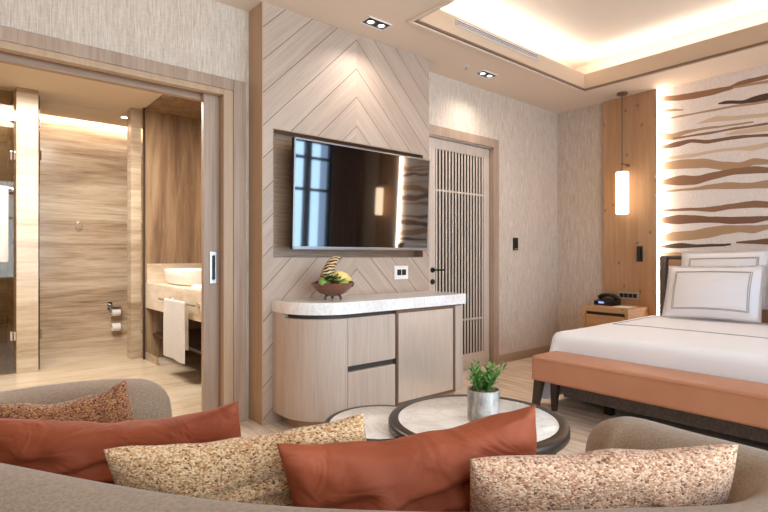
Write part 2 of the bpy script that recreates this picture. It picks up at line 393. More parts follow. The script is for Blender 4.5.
# louvred door
b = NB()
for y0, y1, z0, z1 in ((3.56, 3.675, .01, 2.37), (4.435, 4.525, .01, 2.37), (3.675, 4.435, 2.27, 2.37), (3.675, 4.435, .01, .165)):
    box(b, -3.605, -3.56, y0, y1, z0, z1, .003)
d = struct('door_2', b, M['door_paint'])
b = NB(); box(b, -3.580, -3.576, 3.675, 4.435, .165, 2.27); spart('dark_backing', b, M['black'], d)
b = NB()
ns = 16
for i in range(ns):
    y = 3.697+(4.413-3.697)*i/(ns-1); box(b, -3.570, -3.562, y-.010, y+.010, .165, 2.27)
for z in (.53, 1.86): box(b, -3.574, -3.564, 3.675, 4.435, z-.009, z+.009)
spart('slat_panel', b, M['door_paint'], d)
b = NB(); lathe(b, [(.026, 0), (.026, .012), (.022, .014)], seg=20)
bmesh.ops.rotate(b, verts=b.verts, cent=(0, 0, 0), matrix=Matrix.Rotation(PI/2, 3, 'Y')); bmesh.ops.translate(b, verts=b.verts, vec=(-3.56, 3.632, 1.062))
tube(b, [(-3.55, 3.632, 1.062), (-3.515, 3.632, 1.062)], .010); tube(b, [(-3.515, 3.625, 1.062), (-3.515, 3.76, 1.062)], .009)
hd = spart('lever_handle', b, M['black_metal'], d, True)
b = NB(); lathe(b, [(.026, 0), (.026, .012), (.022, .014)], seg=20); lathe(b, [(.010, 0), (.010, .022)], seg=12)
bmesh.ops.rotate(b, verts=b.verts, cent=(0, 0, 0), matrix=Matrix.Rotation(PI/2, 3, 'Y')); bmesh.ops.translate(b, verts=b.verts, vec=(-3.56, 3.632, .945))
spart('lock_rosette', b, M['black_metal'], d, True)
b = NB()
box(b, XW, XW+.03, 4.53, 4.622, 0, 2.48, .004); box(b, XW, XW+.03, 3.40, 4.5295, 2.385, 2.48, .004)
box(b, -3.62, XW+.004, 4.527, 4.533, 0, 2.384)
struct('trim_6', b, M['oak'])

# ------------------------------------------------------------------ bathroom shell
b = NB(); box(b, -7.65, -7.55, -1.6, 2.5, 0, 3.15); struct('wall_bathroom_back', b, M['trav_wall'])
b = NB(); box(b, -7.55, -3.70, -1.6, YB, 0, 3.0); struct('wall_bathroom_left', b, M['trav_wall'])
b = NB(); box(b, -7.55, -3.70, 2.40, 2.5, 0, 3.0); struct('wall_bathroom_right', b, M['walnut'])
b = NB(); box(b, -7.40, -3.70, -1.6, 2.5, 2.92, 3.0); box(b, -7.55, -7.40, -1.6, 2.5, 3.08, 3.15); box(b, -7.42, -7.40, -1.6, 2.5, 2.92, 3.15)
struct('ceiling_bathroom', b, M['bath_ceiling'])
b = NB(); box(b, -7.55, -6.385, .505, .69, 0, 2.92); struct('wall_bathroom_fin', b, M['trav_col'])
b = NB(); box(b, -6.60, -6.43, 1.592, 1.70, 0, 2.92); struct('wall_bathroom_pier', b, M['trav_col'])
b = NB(); box(b, -6.43, -6.335, 1.715, 2.40, 0, 2.92); struct('wall_bathroom_niche', b, M['walnut'])
b = NB(); box(b, -6.335, -3.75, 1.72, 2.40, 2.895, 2.92); struct('trim_7', b, M['walnut'])
b = NB(); box(b, -6.362, -6.325, 1.70, 1.7145, 0, 2.92); struct('trim_8', b, M['dark_wood'])
b = NB(); box(b, -6.335, -5.9, 1.72, 1.74, 0, .08); struct('baseboard_bathroom', b, M['trav_col'])
# thin access hatch in the ceiling
b = NB(); box(b, -7.30, -6.75, .75, 1.45, 2.914, 2.92, .002); tag(obj('access_hatch', b, M['bath_ceiling']), 'square access hatch flush in the bathroom ceiling', 'hatch')

def hinge(parent, x, y, z, sx=.03, sy=.05):
    b = NB(); box(b, x-sx, x+sx, y-sy/2, y+sy/2, z-.045, z+.045, .004)
    tube(b, [(x+sx, y, z-.05), (x+sx, y, z+.05)], .008, 8)
    obj('hinge', b, M['chrome'], parent)
b = NB(); box(b, -6.434, -6.424, -.55, .485, .015, 2.88); g = tag(obj('shower_door', b, M['shower_glass']), 'clear glass shower door hinged to the left stone pier', 'shower door')
for z in (2.617, 2.219, .385): hinge(g, -6.43, .478, z)
b = NB(); box(b, -7.28, -6.42, .700, .708, .015, 2.88); g = tag(obj('glass_door', b, M['shower_glass']), 'clear glass toilet door folded open against the stone pier', 'glass door')
for z in (2.6, 2.25, .39): hinge(g, -6.42, .712, z, .03, .018)
b = NB(); tube(b, [(-6.40, .15, 1.88), (-6.36, .15, 1.88), (-6.36, .47, 1.88), (-6.40, .47, 1.88)], .009, 10); tube(b, [(-6.428, .15, 1.88), (-6.40, .15, 1.88)], .012); tube(b, [(-6.428, .47, 1.88), (-6.40, .47, 1.88)], .012)
tag(obj('towel_rail', b, M['chrome'], None, True), 'chrome towel rail on the glass shower door', 'towel rail')
def hang_towel(x, y0, y1, ztop, zb1, zb2, axis, r=.012, th=.009, waves=2.0):
    # a towel folded over a bar: front drop to zb1, back drop to zb2
    b = NB(); path = []
    for i in range(15): path.append((r+.004, zb1+(ztop-zb1)*i/14))
    for i in range(1, 8): a = PI*i/8; path.append(((r+.004)*math.cos(a), ztop+(r+.004)*math.sin(a)))
    for i in range(13): path.append((-(r+.004), ztop-(ztop-zb2)*i/12))
    nx = 20; grid = []
    for j, (o, z) in enumerate(path):
        row = []
        for i in range(nx+1):
            s = i/nx; w = .009*math.sin(s*PI*2*waves+.6)*min(1, max(0, (ztop-z)/.25))*(1 if o > 0 else .5)
            y = y0+(y1-y0)*s
            oo = o+w
            row.append(b.verts.new((x+oo, y, z) if axis == 'x' else (y, x-oo, z)))
        grid.append(row)
    for a, c in zip(grid, grid[1:]):
        for i in range(nx): b.faces.new((a[i], a[i+1], c[i+1], c[i]))
    bmesh.ops.solidify(b, geom=b.faces[:], thickness=th)
    return b
b = hang_towel(-6.36, .24, .435, 1.884, 1.14, 1.3, 'x', .012)
tag(obj('towel', b, M['towel'], None, True), 'cream towel hanging on the glass shower door', 'towel')
# flush plate and paper holder in the toilet niche
b = NB(); lathe(b, [(.0, .010), (.05, .010), (.058, .004), (.06, 0)], seg=28, cap=False); 
for v in b.verts: v.co = Vector((-7.55+v.co.z, 1.25+v.co.x*.75, 1.585+v.co.y*1.2))
tag(obj('wall_plate', b, M['trav_col'], None, True), 'small oval plate on the veined travertine toilet wall', 'wall plate')
t = thing('toilet_roll_holder', 'double chrome toilet roll holder on the veined travertine wall', 'toilet roll holder', (-7.52, 1.69, .2))
b = NB(); box(b, -7.549, -7.535, 1.575, 1.635, .48, .59, .004)
tube(b, [(-7.54, 1.605, .56), (-7.48, 1.605, .56), (-7.48, 1.605, .47), (-7.48, 1.705, .47)], .007, 8); tube(b, [(-7.54, 1.605, .50), (-7.48, 1.605, .40), (-7.48, 1.605, .27), (-7.48, 1.705, .27)], .007, 8)
box(b, -7.545, -7.42, 1.60, 1.73, .52, .528, .002)
obj('bracket', b, M['chrome'], t)
def roll(x, y, z, label):
    b = NB(); 
    for r0, r1 in ((.02, .052),):
        prof = [(r0, -.05), (r1, -.05), (r1, .05), (r0, .05), (r0, -.05)]
        lathe(b, prof, seg=24, cap=False)
    bmesh.ops.rotate(b, verts=b.verts, cent=(0, 0, 0), matrix=Matrix.Rotation(PI/2, 3, 'X')); bmesh.ops.translate(b, verts=b.verts, vec=(x, y, z))
    tag(obj('toilet_roll', b, M['paper'], None, True), label, 'toilet roll', 'toilet rolls')
roll(-7.48, 1.665, .458, 'upper white toilet roll under the chrome hood'); roll(-7.48, 1.665, .258, 'lower white toilet roll on the bare arm')
# vanity
t = thing('vanity_counter', 'travertine vanity counter below the walnut niche', 'vanity', (-5.3, 2.05, .60))
b = NB(); box(b, -6.335, -4.3, 1.725, 2.395, .60, .886, .004); obj('stone_apron', b, M['trav_van'], t)
b = NB(); box(b, -6.332, -6.31, 1.735, 2.395, .887, 1.11, .003); obj('backsplash', b, M['trav_van'], t)
b = NB(); tube(b, [(-5.62, 1.66, .752), (-4.55, 1.66, .752)], .010, 10)
for x in (-5.42, -4.66): tube(b, [(x, 1.724, .752), (x, 1.66, .752)], .009, 8); tube(b, [(x, 1.724, .752), (x, 1.712, .752)], .024, 14)
obj('towel_bar', b, M['chrome'], t, True)
b = hang_towel(1.66, -5.40, -4.80, .757, .20, .32, 'y', .013, .010, 1.5)
tw = tag(obj('towel', b, M['towel'], None, True), 'white towel hanging on the bar of the travertine vanity', 'towel')
b = NB(); box(b, -6.335, -4.3, 1.80, 2.36, .27, .30, .004); obj('lower_shelf', b, M['dark_wood'], t)
b = NB()
N = 40; prof = [(.70, 0), (.82, .01), (.92, .05), (.97, .11), (1.0, .165), (.985, .171), (.95, .165), (.90, .10), (.5, .05), (.0, .05)]
for i, (k, z) in enumerate(prof):
    pass
rings = []
for k, z in prof[:-1]:
    rings.append([b.verts.new((-5.66+.56*k*math.copysign(abs(math.cos(2*PI*i/N))**.75, math.cos(2*PI*i/N)), 2.02+.22*k*math.copysign(abs(math.sin(2*PI*i/N))**.75, math.sin(2*PI*i/N)), .887+z)) for i in range(N)])
for a, c in zip(rings, rings[1:]):
    for i in range(N): b.faces.new((a[i], a[(i+1) % N], c[(i+1) % N], c[i]))
b.faces.new(rings[-1]); b.faces.new(list(reversed(rings[0])))
tag(obj('vessel_basin', b, M['white_ceramic'], None, True), 'white oval vessel basin on the travertine vanity', 'basin')
t = thing('faucet', 'chrome tall spout faucet behind the white basin', 'faucet', (-5.15, 2.31, .886))
b = NB(); lathe(b, [(.03, 0), (.03, .01), (.018, .014), (.018, .30)], (-5.15, 2.31, .887), 16); obj('column', b, M['chrome'], t, True)
b = NB(); tube(b, [(-5.15, 2.31, 1.185), (-5.42, 2.12, 1.19)], .016, 10); obj('spout', b, M['chrome'], t, True)
b = NB()
b2 = NB(); box(b2, -5.05, -4.62, 1.79, 2.0, .887, .905, .006); box(b2, -5.03, -4.66, 1.80, 1.99, .905, .922, .006)
tag(obj('folded_towel', b2, M['towel']), 'folded white hand towel lying beside the basin', 'towel'); b.free()

# ------------------------------------------------------------------ chevron feature panel, television
t = thing('feature_panel', 'tall chevron oak wall panel with a recess behind the television', 'wall panel', (-3.42, 2.51, 0))
b = NB()
for y0, y1, z0, z1 in ((1.684, 1.761, 0, 3.0), (3.266, 3.345, 0, 3.0), (1.761, 3.266, 2.116, 3.0), (1.761, 3.266, 0, 1.187)):
    box(b, XW+.001, XP, y0, y1, z0, z1)
obj('chevron_cladding', b, M['chevron'], t)
b = NB(); box(b, XW+.001, XP, 1.676, 1.684, 0, 3.0); obj('side_board', b, M['oak_tan'], t)
b = NB(); box(b, -3.44, -3.43, 1.762, 3.265, 1.188, 2.115)
for y0, y1, z0, z1 in ((1.761, 1.766, 1.187, 2.116), (3.261, 3.266, 1.187, 2.116), (1.766, 3.261, 1.187, 1.192), (1.766, 3.261, 2.111, 2.116)):
    box(b, -3.43, XP+.002, y0, y1, z0, z1)
obj('recess_lining', b, M['lining'], t)
M['tvbezel'] = plain('tv_bezel_metal', '#a39a94', .3, .8)
t = thing('television', 'large flat black television mounted in the chevron panel recess', 'television', (-3.28, 2.58, 1.24))
TVY0, TVY1, TVZ0, TVZ1 = 1.885, 3.268, 1.25, 2.06
b = NB(); box(b, -3.30, -3.262, TVY0, TVY1, TVZ0, TVZ1, .006); obj('casing', b, M['black'], t)
b = NB(); 
for y0, y1, z0, z1 in ((TVY0, TVY0+.012, TVZ0, TVZ1), (TVY1-.012, TVY1, TVZ0, TVZ1), (TVY0, TVY1, TVZ1-.012, TVZ1), (TVY0, TVY1, TVZ0, TVZ0+.022)): box(b, -3.262, -3.255, y0, y1, z0, z1, .001)
obj('bezel', b, M['tvbezel'], t)
b = NB(); box(b, -3.262, -3.257, TVY0+.012, TVY1-.012, TVZ0+.022, TVZ1-.012); obj('screen', b, M['screen'], t); t.rotation_euler = (0, math.radians(2), 0)
b = NB(); box(b, -3.41, -3.30, 2.35, 2.85, 1.45, 1.85); obj('wall_mount', b, M['black_metal'], t)
t = thing('power_outlet', 'white framed double black outlet on the chevron panel', 'outlet', (-3.31, 3.0, 1.0))
b = NB(); box(b, XP+.0005, XP+.009, 2.915, 3.075, .998, 1.115, .003); obj('frame', b, M['white_plastic'], t)
for y in (2.945, 3.0): b = NB(); box(b, XP+.009, XP+.012, y, y+.048, 1.033, 1.083, .002); obj('socket', b, M['black'], t)

# ------------------------------------------------------------------ minibar cabinet
t = thing('minibar_cabinet', 'oak sideboard with a rounded corner below the television', 'cabinet', (-3.08, 2.5, 0))
XF = -2.845
def corner(r, cx, cy, a0, a1, n=16): return [(cx+r*math.cos(a0+(a1-a0)*i/n), cy+r*math.sin(a0+(a1-a0)*i/n)) for i in range(n+1)]
XB = XP+.001
b = NB(); prism(b, [(XB, 2.076), (XB, 1.758)]+corner(.318, -3.163, 2.076, -PI/2, 0, 20), .085, .772, .003, 2); box(b, XB, -3.17, 1.758, 1.80, .772, .8025); obj('curved_end', b, M['cab'], t, True)
b = NB(); prism(b, [(XB, 3.265), (XB, 1.80)]+corner(.27, -3.145, 2.07, -PI/2, 0)+[(-2.875, 3.265)], .084, .803); obj('carcass', b, M['cab_dark'], t)
b = NB(); prism(b, [(XB, 3.25), (XB, 1.84)]+corner(.22, -3.145, 2.06, -PI/2, 0)+[(-2.925, 3.25)], .0, .084); obj('plinth', b, M['oak_tan'], t)
b = NB(); box(b, -2.875, XF, 2.080, 2.514, .44, .772, .003); obj('drawer', b, M['cab'], t)
b = NB(); box(b, -2.875, XF, 2.080, 2.514, .085, .40, .003); obj('drawer', b, M['cab'], t)
b = NB(); box(b, -2.875, XF, 3.175, 3.268, .085, .79, .003); box(b, XB, -2.875, 3.262, 3.27, .085, .79); obj('end_panel', b, M['cab'], t)
b = NB()
for y0, y1, z0, z1 in ((2.519, 2.541, .085, .795), (3.146, 3.168, .085, .795), (2.541, 3.146, .773, .795), (2.541, 3.146, .085, .105)): box(b, -2.873, XF+.006, y0, y1, z0, z1, .001)
dr = obj('fridge_door', b, M['bronze_lt'], t)
b = NB(); box(b, -2.872, XF, 2.5415, 3.1455, .1055, .7725); obj('metal_sheet', b, M['bronze_sheet'], dr)
b = NB(); prism(b, [(XB, 3.31), (XB, 1.755)]+corner(.325, -3.145, 2.08, -PI/2, 0, 20)+corner(.05, -2.87, 3.26, 0, PI/2, 6), .803, .885, .004, 2)
obj('marble_worktop', b, M['marble_cnt'], t, True)

# fruit bowl on the worktop
FB = Vector((-3.04, 2.09, .886))
t = thing('fruit_bowl', 'brown glass fruit bowl on short feet on the marble worktop', 'bowl', FB)
b = NB(); prof = [(0, .030), (.05, .030), (.105, .052), (.145, .092), (.165, .122), (.161, .124), (.140, .095), (.10, .060), (.045, .038), (0, .038)]
lathe(b, prof, FB, 32, False)
for v in b.verts: v.co.x = FB.x+(v.co.x-FB.x)*.85
M['bowl'] = plain('brown_glaze', '#7a5140', .08, .25); obj('bowl_body', b, M['bowl'], t, True)
for a in (.5, 2.6, 4.6):
    b = NB(); tube(b, [FB+Vector((.05*math.cos(a), .05*math.sin(a), .034)), FB+Vector((.062*math.cos(a), .062*math.sin(a), .018)), FB+Vector((.06*math.cos(a), .06*math.sin(a), .003))], [.010, .009, .010], 10); obj('foot', b, M['dark_wood'], t, True)
def blob(c, r, sq=(1, 1, 1), rot=None, sub=3, wob=0, seed=0):
    b = NB(); bmesh.ops.create_icosphere(b, subdivisions=sub, radius=r)
    for v in b.verts:
        if wob: v.co *= 1+wob*noise.noise(v.co/r*1.8+Vector((seed, 0, 0)))
        v.co = Vector((v.co.x*sq[0], v.co.y*sq[1], v.co.z*sq[2]))
        if rot: v.co = rot @ v.co
        v.co += Vector(c)
    return b
n = NT('melon_skin', .5); n.color(n.ramp(n.noise(n.co(), 14, 3, .6), [(.35, L('#e3bd62')), (.65, L('#f5dc98'))])); M['melon'] = n.m
n = NT('green_leafy', .5); n.color(n.ramp(n.noise(n.co(), 60, 3, .6), [(.35, L('#35551f')), (.55, L('#6f8f3d')), (.7, L('#b9c27a'))])); M['greens'] = n.m
tag(obj('melon', blob(FB+Vector((.0, .068, .142)), .072, (.85, 1.25, .85), Matrix.Rotation(-.35, 3, 'X'), 3, .05), M['melon'], None, True), 'yellow oval melon lying in the right of the bowl', 'fruit')
tag(obj('mango', blob(FB+Vector((.088, .03, .118)), .036, (.8, 1.25, .8), Matrix.Rotation(.3, 3, 'X'), 3, .05, 2), plain('green_yellow_skin', '#a9ad45', .45), None, True), 'small green fruit in front of the yellow melon', 'fruit')
tag(obj('lime', blob(FB+Vector((.055, -.112, .132)), .036, (.9, 1.1, .9), None, 3, .05, 4), plain('lime_skin', '#86a24c', .4), None, True), 'pale green lime at the left rim of the bowl', 'fruit')
b = NB()
for k in range(80):
    a = random.uniform(0, 2*PI); p = FB+Vector((.06+.05*random.random(), -.065+.06*random.uniform(-1, 1), .12+.045*random.random()))
    dvec = Vector((math.cos(a), math.sin(a), random.uniform(.1, .8))).normalized(); sd = dvec.cross(Vector((0, 0, 1))).normalized()
    l = random.uniform(.035, .06); w = .013
    vs = [b.verts.new(p), b.verts.new(p+dvec*l*.5+sd*w), b.verts.new(p+dvec*l), b.verts.new(p+dvec*l*.5-sd*w)]; b.faces.new(vs)
bmesh.ops.solidify(b, geom=b.faces[:], thickness=.0015)
tag(obj('leaf_garnish', b, M['greens']), 'green leaf garnish between the lime and the melon', 'leaves')
for k, (dx, dy, dz) in enumerate(((.06, -.02, .095), (.0, -.125, .118), (.075, .10, .112))):
    tag(obj('plum', blob(FB+Vector((dx, dy, dz)), .026, (1, 1, .95)), plain('plum_skin', '#3a1f26', .3), None, True),
        ['dark plum at the front of the fruit bowl', 'dark plum behind the lime at left', 'dark plum at the right rim beside the melon'][k], 'fruit', 'plums in the bowl')
# striped horn ornament rising from the bowl
n = NT('striped_shell', .4); v = n.n('ShaderNodeSeparateXYZ', {0: n.co()})
wv = n.n('ShaderNodeTexWave', {'Vector': n.co((1, 1, 1), (0, .5, 0)), 'Scale': 15.0, 'Distortion': 5.0, 'Detail': 2.0, 'Detail Scale': 1.2}, wave_type='BANDS', bands_direction='Z').outputs[0]
n.color(n.ramp(wv, [(.40, L('#2d2018')), (.52, L('#b98a55')), (.8, L('#e0bb86'))])); M['shell'] = n.m
b = NB(); pts = [(-.02, -.062, .075), (-.015, -.056, .15), (0, -.038, .21), (0, -.012, .262), (0, .016, .292), (0, .042, .303), (0, .07, .296)]
tube(b, [FB+Vector(p) for p in pts], [.044, .046, .043, .035, .024, .013, .004], 18)
tag(obj('horn_ornament', b, M['shell'], None, 'all'), 'brown striped horn ornament rising out of the fruit bowl', 'ornament')


# ------------------------------------------------------------------ headboard wall
t = thing('oak_wall_panel', 'knotty honey oak wall panel left of the bed', 'wall panel', (-2.637, 5.83, 0))
b = NB(); box(b, -2.899, -2.315, 5.80, YF-.001, 0, 2.999); obj('board', b, M['honey'], t)
b = NB(); box(b, -2.315, -2.304, 5.805, 5.845, .02, 2.995); obj('light_strip', b, M['led'], t)
t2 = thing('oak_wall_panel', 'knotty honey oak wall panel right of the bed', 'wall panel', (.326, 5.83, 0))
b = NB(); box(b, .035, .618, 5.80, YF-.001, 0, 2.999); obj('board', b, M['honey'], t2)
b = NB(); box(b, .024, .035, 5.805, 5.845, .02, 2.995); obj('light_strip', b, M['led'], t2)
STRIPES = [
    ('m', [(-2.313,2.917,2.875),(-2.086,2.887,2.841),(-1.954,2.882,2.828),(-1.795,2.87,2.826),(-1.658,2.865,2.836),(-1.57,2.891,2.857),(-1.498,2.897,2.869),(-1.341,2.897,2.871)]),
    ('t', [(-1.628,2.851,2.847),(-1.512,2.852,2.839),(-1.341,2.845,2.825)]),
    ('d', [(-1.751,2.724,2.721),(-1.688,2.73,2.71),(-1.541,2.7,2.679),(-1.456,2.714,2.673),(-1.341,2.724,2.67)]),
    ('t', [(-2.189,2.669,2.665),(-1.921,2.671,2.664),(-1.613,2.67,2.662),(-1.341,2.654,2.644)]),
    ('y', [(-1.954,2.557,2.552),(-1.842,2.585,2.553),(-1.764,2.599,2.546),(-1.613,2.567,2.528),(-1.341,2.543,2.51)]),
    ('t', [(-2.295,2.772,2.757),(-2.172,2.757,2.745),(-2.069,2.734,2.73)]),
    ('t', [(-2.313,2.533,2.457),(-2.172,2.492,2.442),(-2.053,2.503,2.476),(-1.873,2.502,2.491),(-1.688,2.491,2.484),(-1.456,2.482,2.477)]),
    ('m', [(-2.172,2.451,2.44),(-1.842,2.446,2.436),(-1.613,2.452,2.442),(-1.341,2.446,2.436)]),
    ('b', [(-2.295,2.378,2.355),(-2.12,2.396,2.359),(-2.003,2.403,2.381),(-1.842,2.372,2.347),(-1.688,2.366,2.348),(-1.541,2.36,2.347),(-1.341,2.341,2.325)]),
    ('y', [(-1.688,2.401,2.395),(-1.599,2.415,2.388),(-1.456,2.425,2.375),(-1.341,2.417,2.371)]),
    ('y', [(-2.295,2.264,2.236),(-2.003,2.258,2.221),(-1.795,2.261,2.235),(-1.613,2.258,2.233),(-1.456,2.258,2.208),(-1.341,2.269,2.223)]),
    ('t', [(-2.313,2.2,2.143),(-2.086,2.2,2.119),(-1.889,2.187,2.106),(-1.688,2.123,2.053),(-1.57,2.106,2.038),(-1.456,2.127,2.074),(-1.341,2.099,2.066)]),
    ('m', [(-2.313,2.009,1.975),(-2.086,2.039,1.947),(-1.954,2.018,1.945),(-1.795,2.034,1.972),(-1.613,2.051,2.003),(-1.456,2.051,1.992),(-1.341,2.027,1.986)]),
    ('t', [(-2.242,1.896,1.892),(-1.986,1.898,1.886),(-1.842,1.916,1.88),(-1.688,1.92,1.865),(-1.47,1.896,1.851),(-1.341,1.907,1.841)]),
    ('m', [(-2.295,1.696,1.685),(-2.003,1.691,1.678),(-1.795,1.69,1.651),(-1.643,1.705,1.665),(-1.456,1.719,1.665),(-1.341,1.706,1.657)]),
    ('b', [(-2.313,1.606,1.561),(-2.12,1.625,1.542),(-1.97,1.612,1.547),(-1.795,1.588,1.538),(-1.613,1.577,1.522),(-1.456,1.572,1.518),(-1.341,1.57,1.542)]),
    ('t', [(-2.313,1.401,1.367),(-2.172,1.447,1.364),(-2.003,1.454,1.369),(-1.842,1.484,1.388),(-1.688,1.503,1.422),(-1.57,1.495,1.438),(-1.456,1.489,1.422),(-1.341,1.493,1.456)]),
    ('d', [(-2.313,1.31,1.295),(-2.086,1.328,1.288),(-1.921,1.313,1.293),(-1.718,1.315,1.301),(-1.643,1.32,1.313)]),
    ('b', [(-1.599,1.333,1.33),(-1.456,1.344,1.322),(-1.341,1.361,1.312)]),
    ('t', [(-2.313,1.224,1.196),(-2.137,1.233,1.196),(-1.937,1.214,1.192)]),
]

AC = {'d': plain('art_dark_brown', '#553d2e', .7), 'm': plain('art_mid_brown', '#936b4d', .7), 'b': plain('art_brown', '#815b42', .7), 't': plain('art_tan', '#b6926f', .7), 'y': plain('art_cream', '#d9bfa0', .7)}
n = NT('art_canvas', .85); a = n.noise(n.co((1, 1, .2)), 180, 2, .6); n.color(n.ramp(a, [(.35, L('#e6d8cd')), (.65, L('#f3e8df'))])); M['canvas'] = n.m
t = thing('wall_art', 'cream mural with wavy brown bands above the headboard', 'wall art', (-1.19, 5.85, 0))
b = NB(); box(b, -2.303, .023, 5.852, YF-.001, .001, 2.998); obj('canvas', b, M['canvas'], t)
def interp(pts, step=.02):
    out = []
    for (x0, t0, b0), (x1, t1, b1), i in zip(pts, pts[1:], range(99)):
        m = max(2, int((x1-x0)/step))
        for k in range(m):
            f = k/m; s = .5*f+.5*f*f*(3-2*f)
            x_ = x0+(x1-x0)*f; z_ = pts[0][1]*9; jt = .007*noise.noise(Vector((x_*5, z_, 1)))+.0025*noise.noise(Vector((x_*17, z_, 2))); jb = .007*noise.noise(Vector((x_*4.3, z_, 5)))-.001; out.append((x_, t0+(t1-t0)*s+jt+.003, min(b0+(b1-b0)*s+jb, t0+(t1-t0)*s+jt)))
    out.append(pts[-1]); return out
for i, (c, pts) in enumerate(STRIPES):
    full = pts[-1][0] > -1.36
    left = interp(pts); right = [(-2.28-x, tt-.03, bb-.03) for x, tt, bb in reversed(left)]
    for strip in ([left+right] if full else [left, right]):
        b = NB(); y = 5.8515-.00008*i
        vs = [(b.verts.new((x, y, min(tt+.004*(c != 'y'), 2.995))), b.verts.new((x, y, min(bb-.005*(c != 'y'), 2.994)))) for x, tt, bb in strip if -2.303 < x < .022]
        for p, q in zip(vs, vs[1:]): b.faces.new((p[0], q[0], q[1], p[1]))
        obj('painted_band', b, AC[c], t)
def pendant(x, y, label):
    t = thing('pendant_lamp', label, 'lamp', (x, y, 1.66), 'pendant lamps beside the bed')
    b = NB(); lathe(b, [(.055, -.022), (.055, -.001)], (x, y, 3.0), 24); obj('ceiling_rose', b, M['bronze_lt'], t, True)
    b = NB(); tube(b, [(x, y, 2.98), (x, y, 2.12)], .009, 10); obj('rod', b, M['bronze_lt'], t, True)
    b = NB(); lathe(b, [(.0, .0), (.055, .0), (.067, .012), (.067, .455), (.060, .467), (.012, .470)], (x, y, 1.66), 28, False); obj('glass_shade', b, M['lamp_glow'], t, True)
    b = NB(); lathe(b, [(.02, 0), (.02, .02)], (x, y, 2.13), 16); obj('cap', b, M['bronze_lt'], t, True)
    b = NB(); tube(b, [(x+.005, y, 2.215), (x+.005, 5.80, 2.215)], .006, 8); tube(b, [(x, 5.80, 2.215), (x, 5.79, 2.215)], .02, 14); tube(b, [(x-.0, y-.012, 2.215), (x, y+.012, 2.215)], .016, 12); obj('wall_stay', b, M['bronze_lt'], t, True)
pendant(-2.62, 5.655, 'lit white glass pendant lamp over the nightstand with the telephone'); pendant(.36, 5.655, 'lit white glass pendant lamp on the window side of the bed')
t = thing('reading_light', 'black reading light on the oak panel beside the headboard', 'reading light', (-2.505, 5.79, 1.17))
b = NB(); box(b, -2.525, -2.46, 5.79, 5.7995, 1.14, 1.31, .004); obj('backplate', b, M['bronze'], t)
b = NB(); tube(b, [(-2.492, 5.765, 1.17), (-2.492, 5.765, 1.29)], .014, 12); tube(b, [(-2.492, 5.79, 1.18), (-2.492, 5.765, 1.18)], .007, 8); obj('lamp_arm', b, M['black_metal'], t, True)
t = thing('bedside_socket_panel', 'bronze socket panel on the oak wall above the nightstand', 'socket panel', (-2.62, 5.79, .72))
b = NB(); box(b, -2.735, -2.495, 5.790, 5.7995, .715, .80, .004); obj('plate', b, plain('champagne_plate', '#b8a594', .4, .2), t)
for i in range(4):
    b = NB(); x = -2.71+i*.049; box(b, x, x+.043, 5.786, 5.790, .735, .78, .002); obj('module', b, M['black'], t)
t = thing('card_switch', 'slim black switch on the linen wallpaper by the louvred door', 'switch', (XW, 4.96, 1.25))
b = NB(); box(b, XW+.0005, XW+.014, 4.915, 5.0, 1.265, 1.41, .004); obj('body', b, M['black'], t)
b = NB(); box(b, XW+.014, XW+.016, 4.925, 4.99, 1.272, 1.29, .001); obj('lower_edge', b, M['silver'], t)

# nightstand and telephone
t = thing('nightstand', 'low oak nightstand with a shadow gap drawer left of the bed', 'nightstand', (-2.65, 5.55, 0))
b = NB()
box(b, -2.90, -2.40, 5.31, 5.795, .60, .65, .003); box(b, -2.90, -2.865, 5.31, 5.795, .12, .60, .003); box(b, -2.435, -2.40, 5.31, 5.795, .12, .60, .003); box(b, -2.865, -2.435, 5.33, 5.795, .12, .15)
obj('carcass', b, M['honey_x'], t)
b = NB(); box(b, -2.863, -2.437, 5.35, 5.79, .151, .599); obj('shadow_gap', b, M['cab_dark'], t)
b = NB(); box(b, -2.86, -2.44, 5.318, 5.35, .155, .565, .003); obj('drawer', b, M['honey_x'], t)
for x in (-2.86, -2.44):
    for y in (5.36, 5.74): b = NB(); box(b, x-.02, x+.02, y-.02, y+.02, 0, .12); obj('leg', b, M['dark_wood'], t)
t = thing('telephone', 'black desk telephone with a small lit display on the nightstand', 'telephone', (-2.79, 5.64, .65))
b = NB(); prism(b, [(-2.885, 5.54), (-2.675, 5.54), (-2.675, 5.74), (-2.885, 5.74)], .651, .70, .008, 2)
for v in b.verts:
    if v.co.z > .68: v.co.z += (v.co.y-5.54)*.14
obj('phone_base', b, M['black'], t, True)
b = NB(); tube(b, [(-2.885, 5.66, .728), (-2.85, 5.66, .752), (-2.78, 5.66, .762), (-2.71, 5.66, .752), (-2.675, 5.66, .728)], [.026, .022, .019, .022, .026], 12); obj('handset', b, M['black'], t, True)
b = NB(); box(b, -2.83, -2.77, 5.533, 5.541, .672, .692, .002); obj('display', b, emit('blue_display', '#7d9be8', .8), t)
b = NB(); box(b, -2.62, -2.44, 5.42, 5.62, .651, .654); tag(obj('notepad', b, M['paper']), 'white notepad lying on the nightstand', 'notepad')

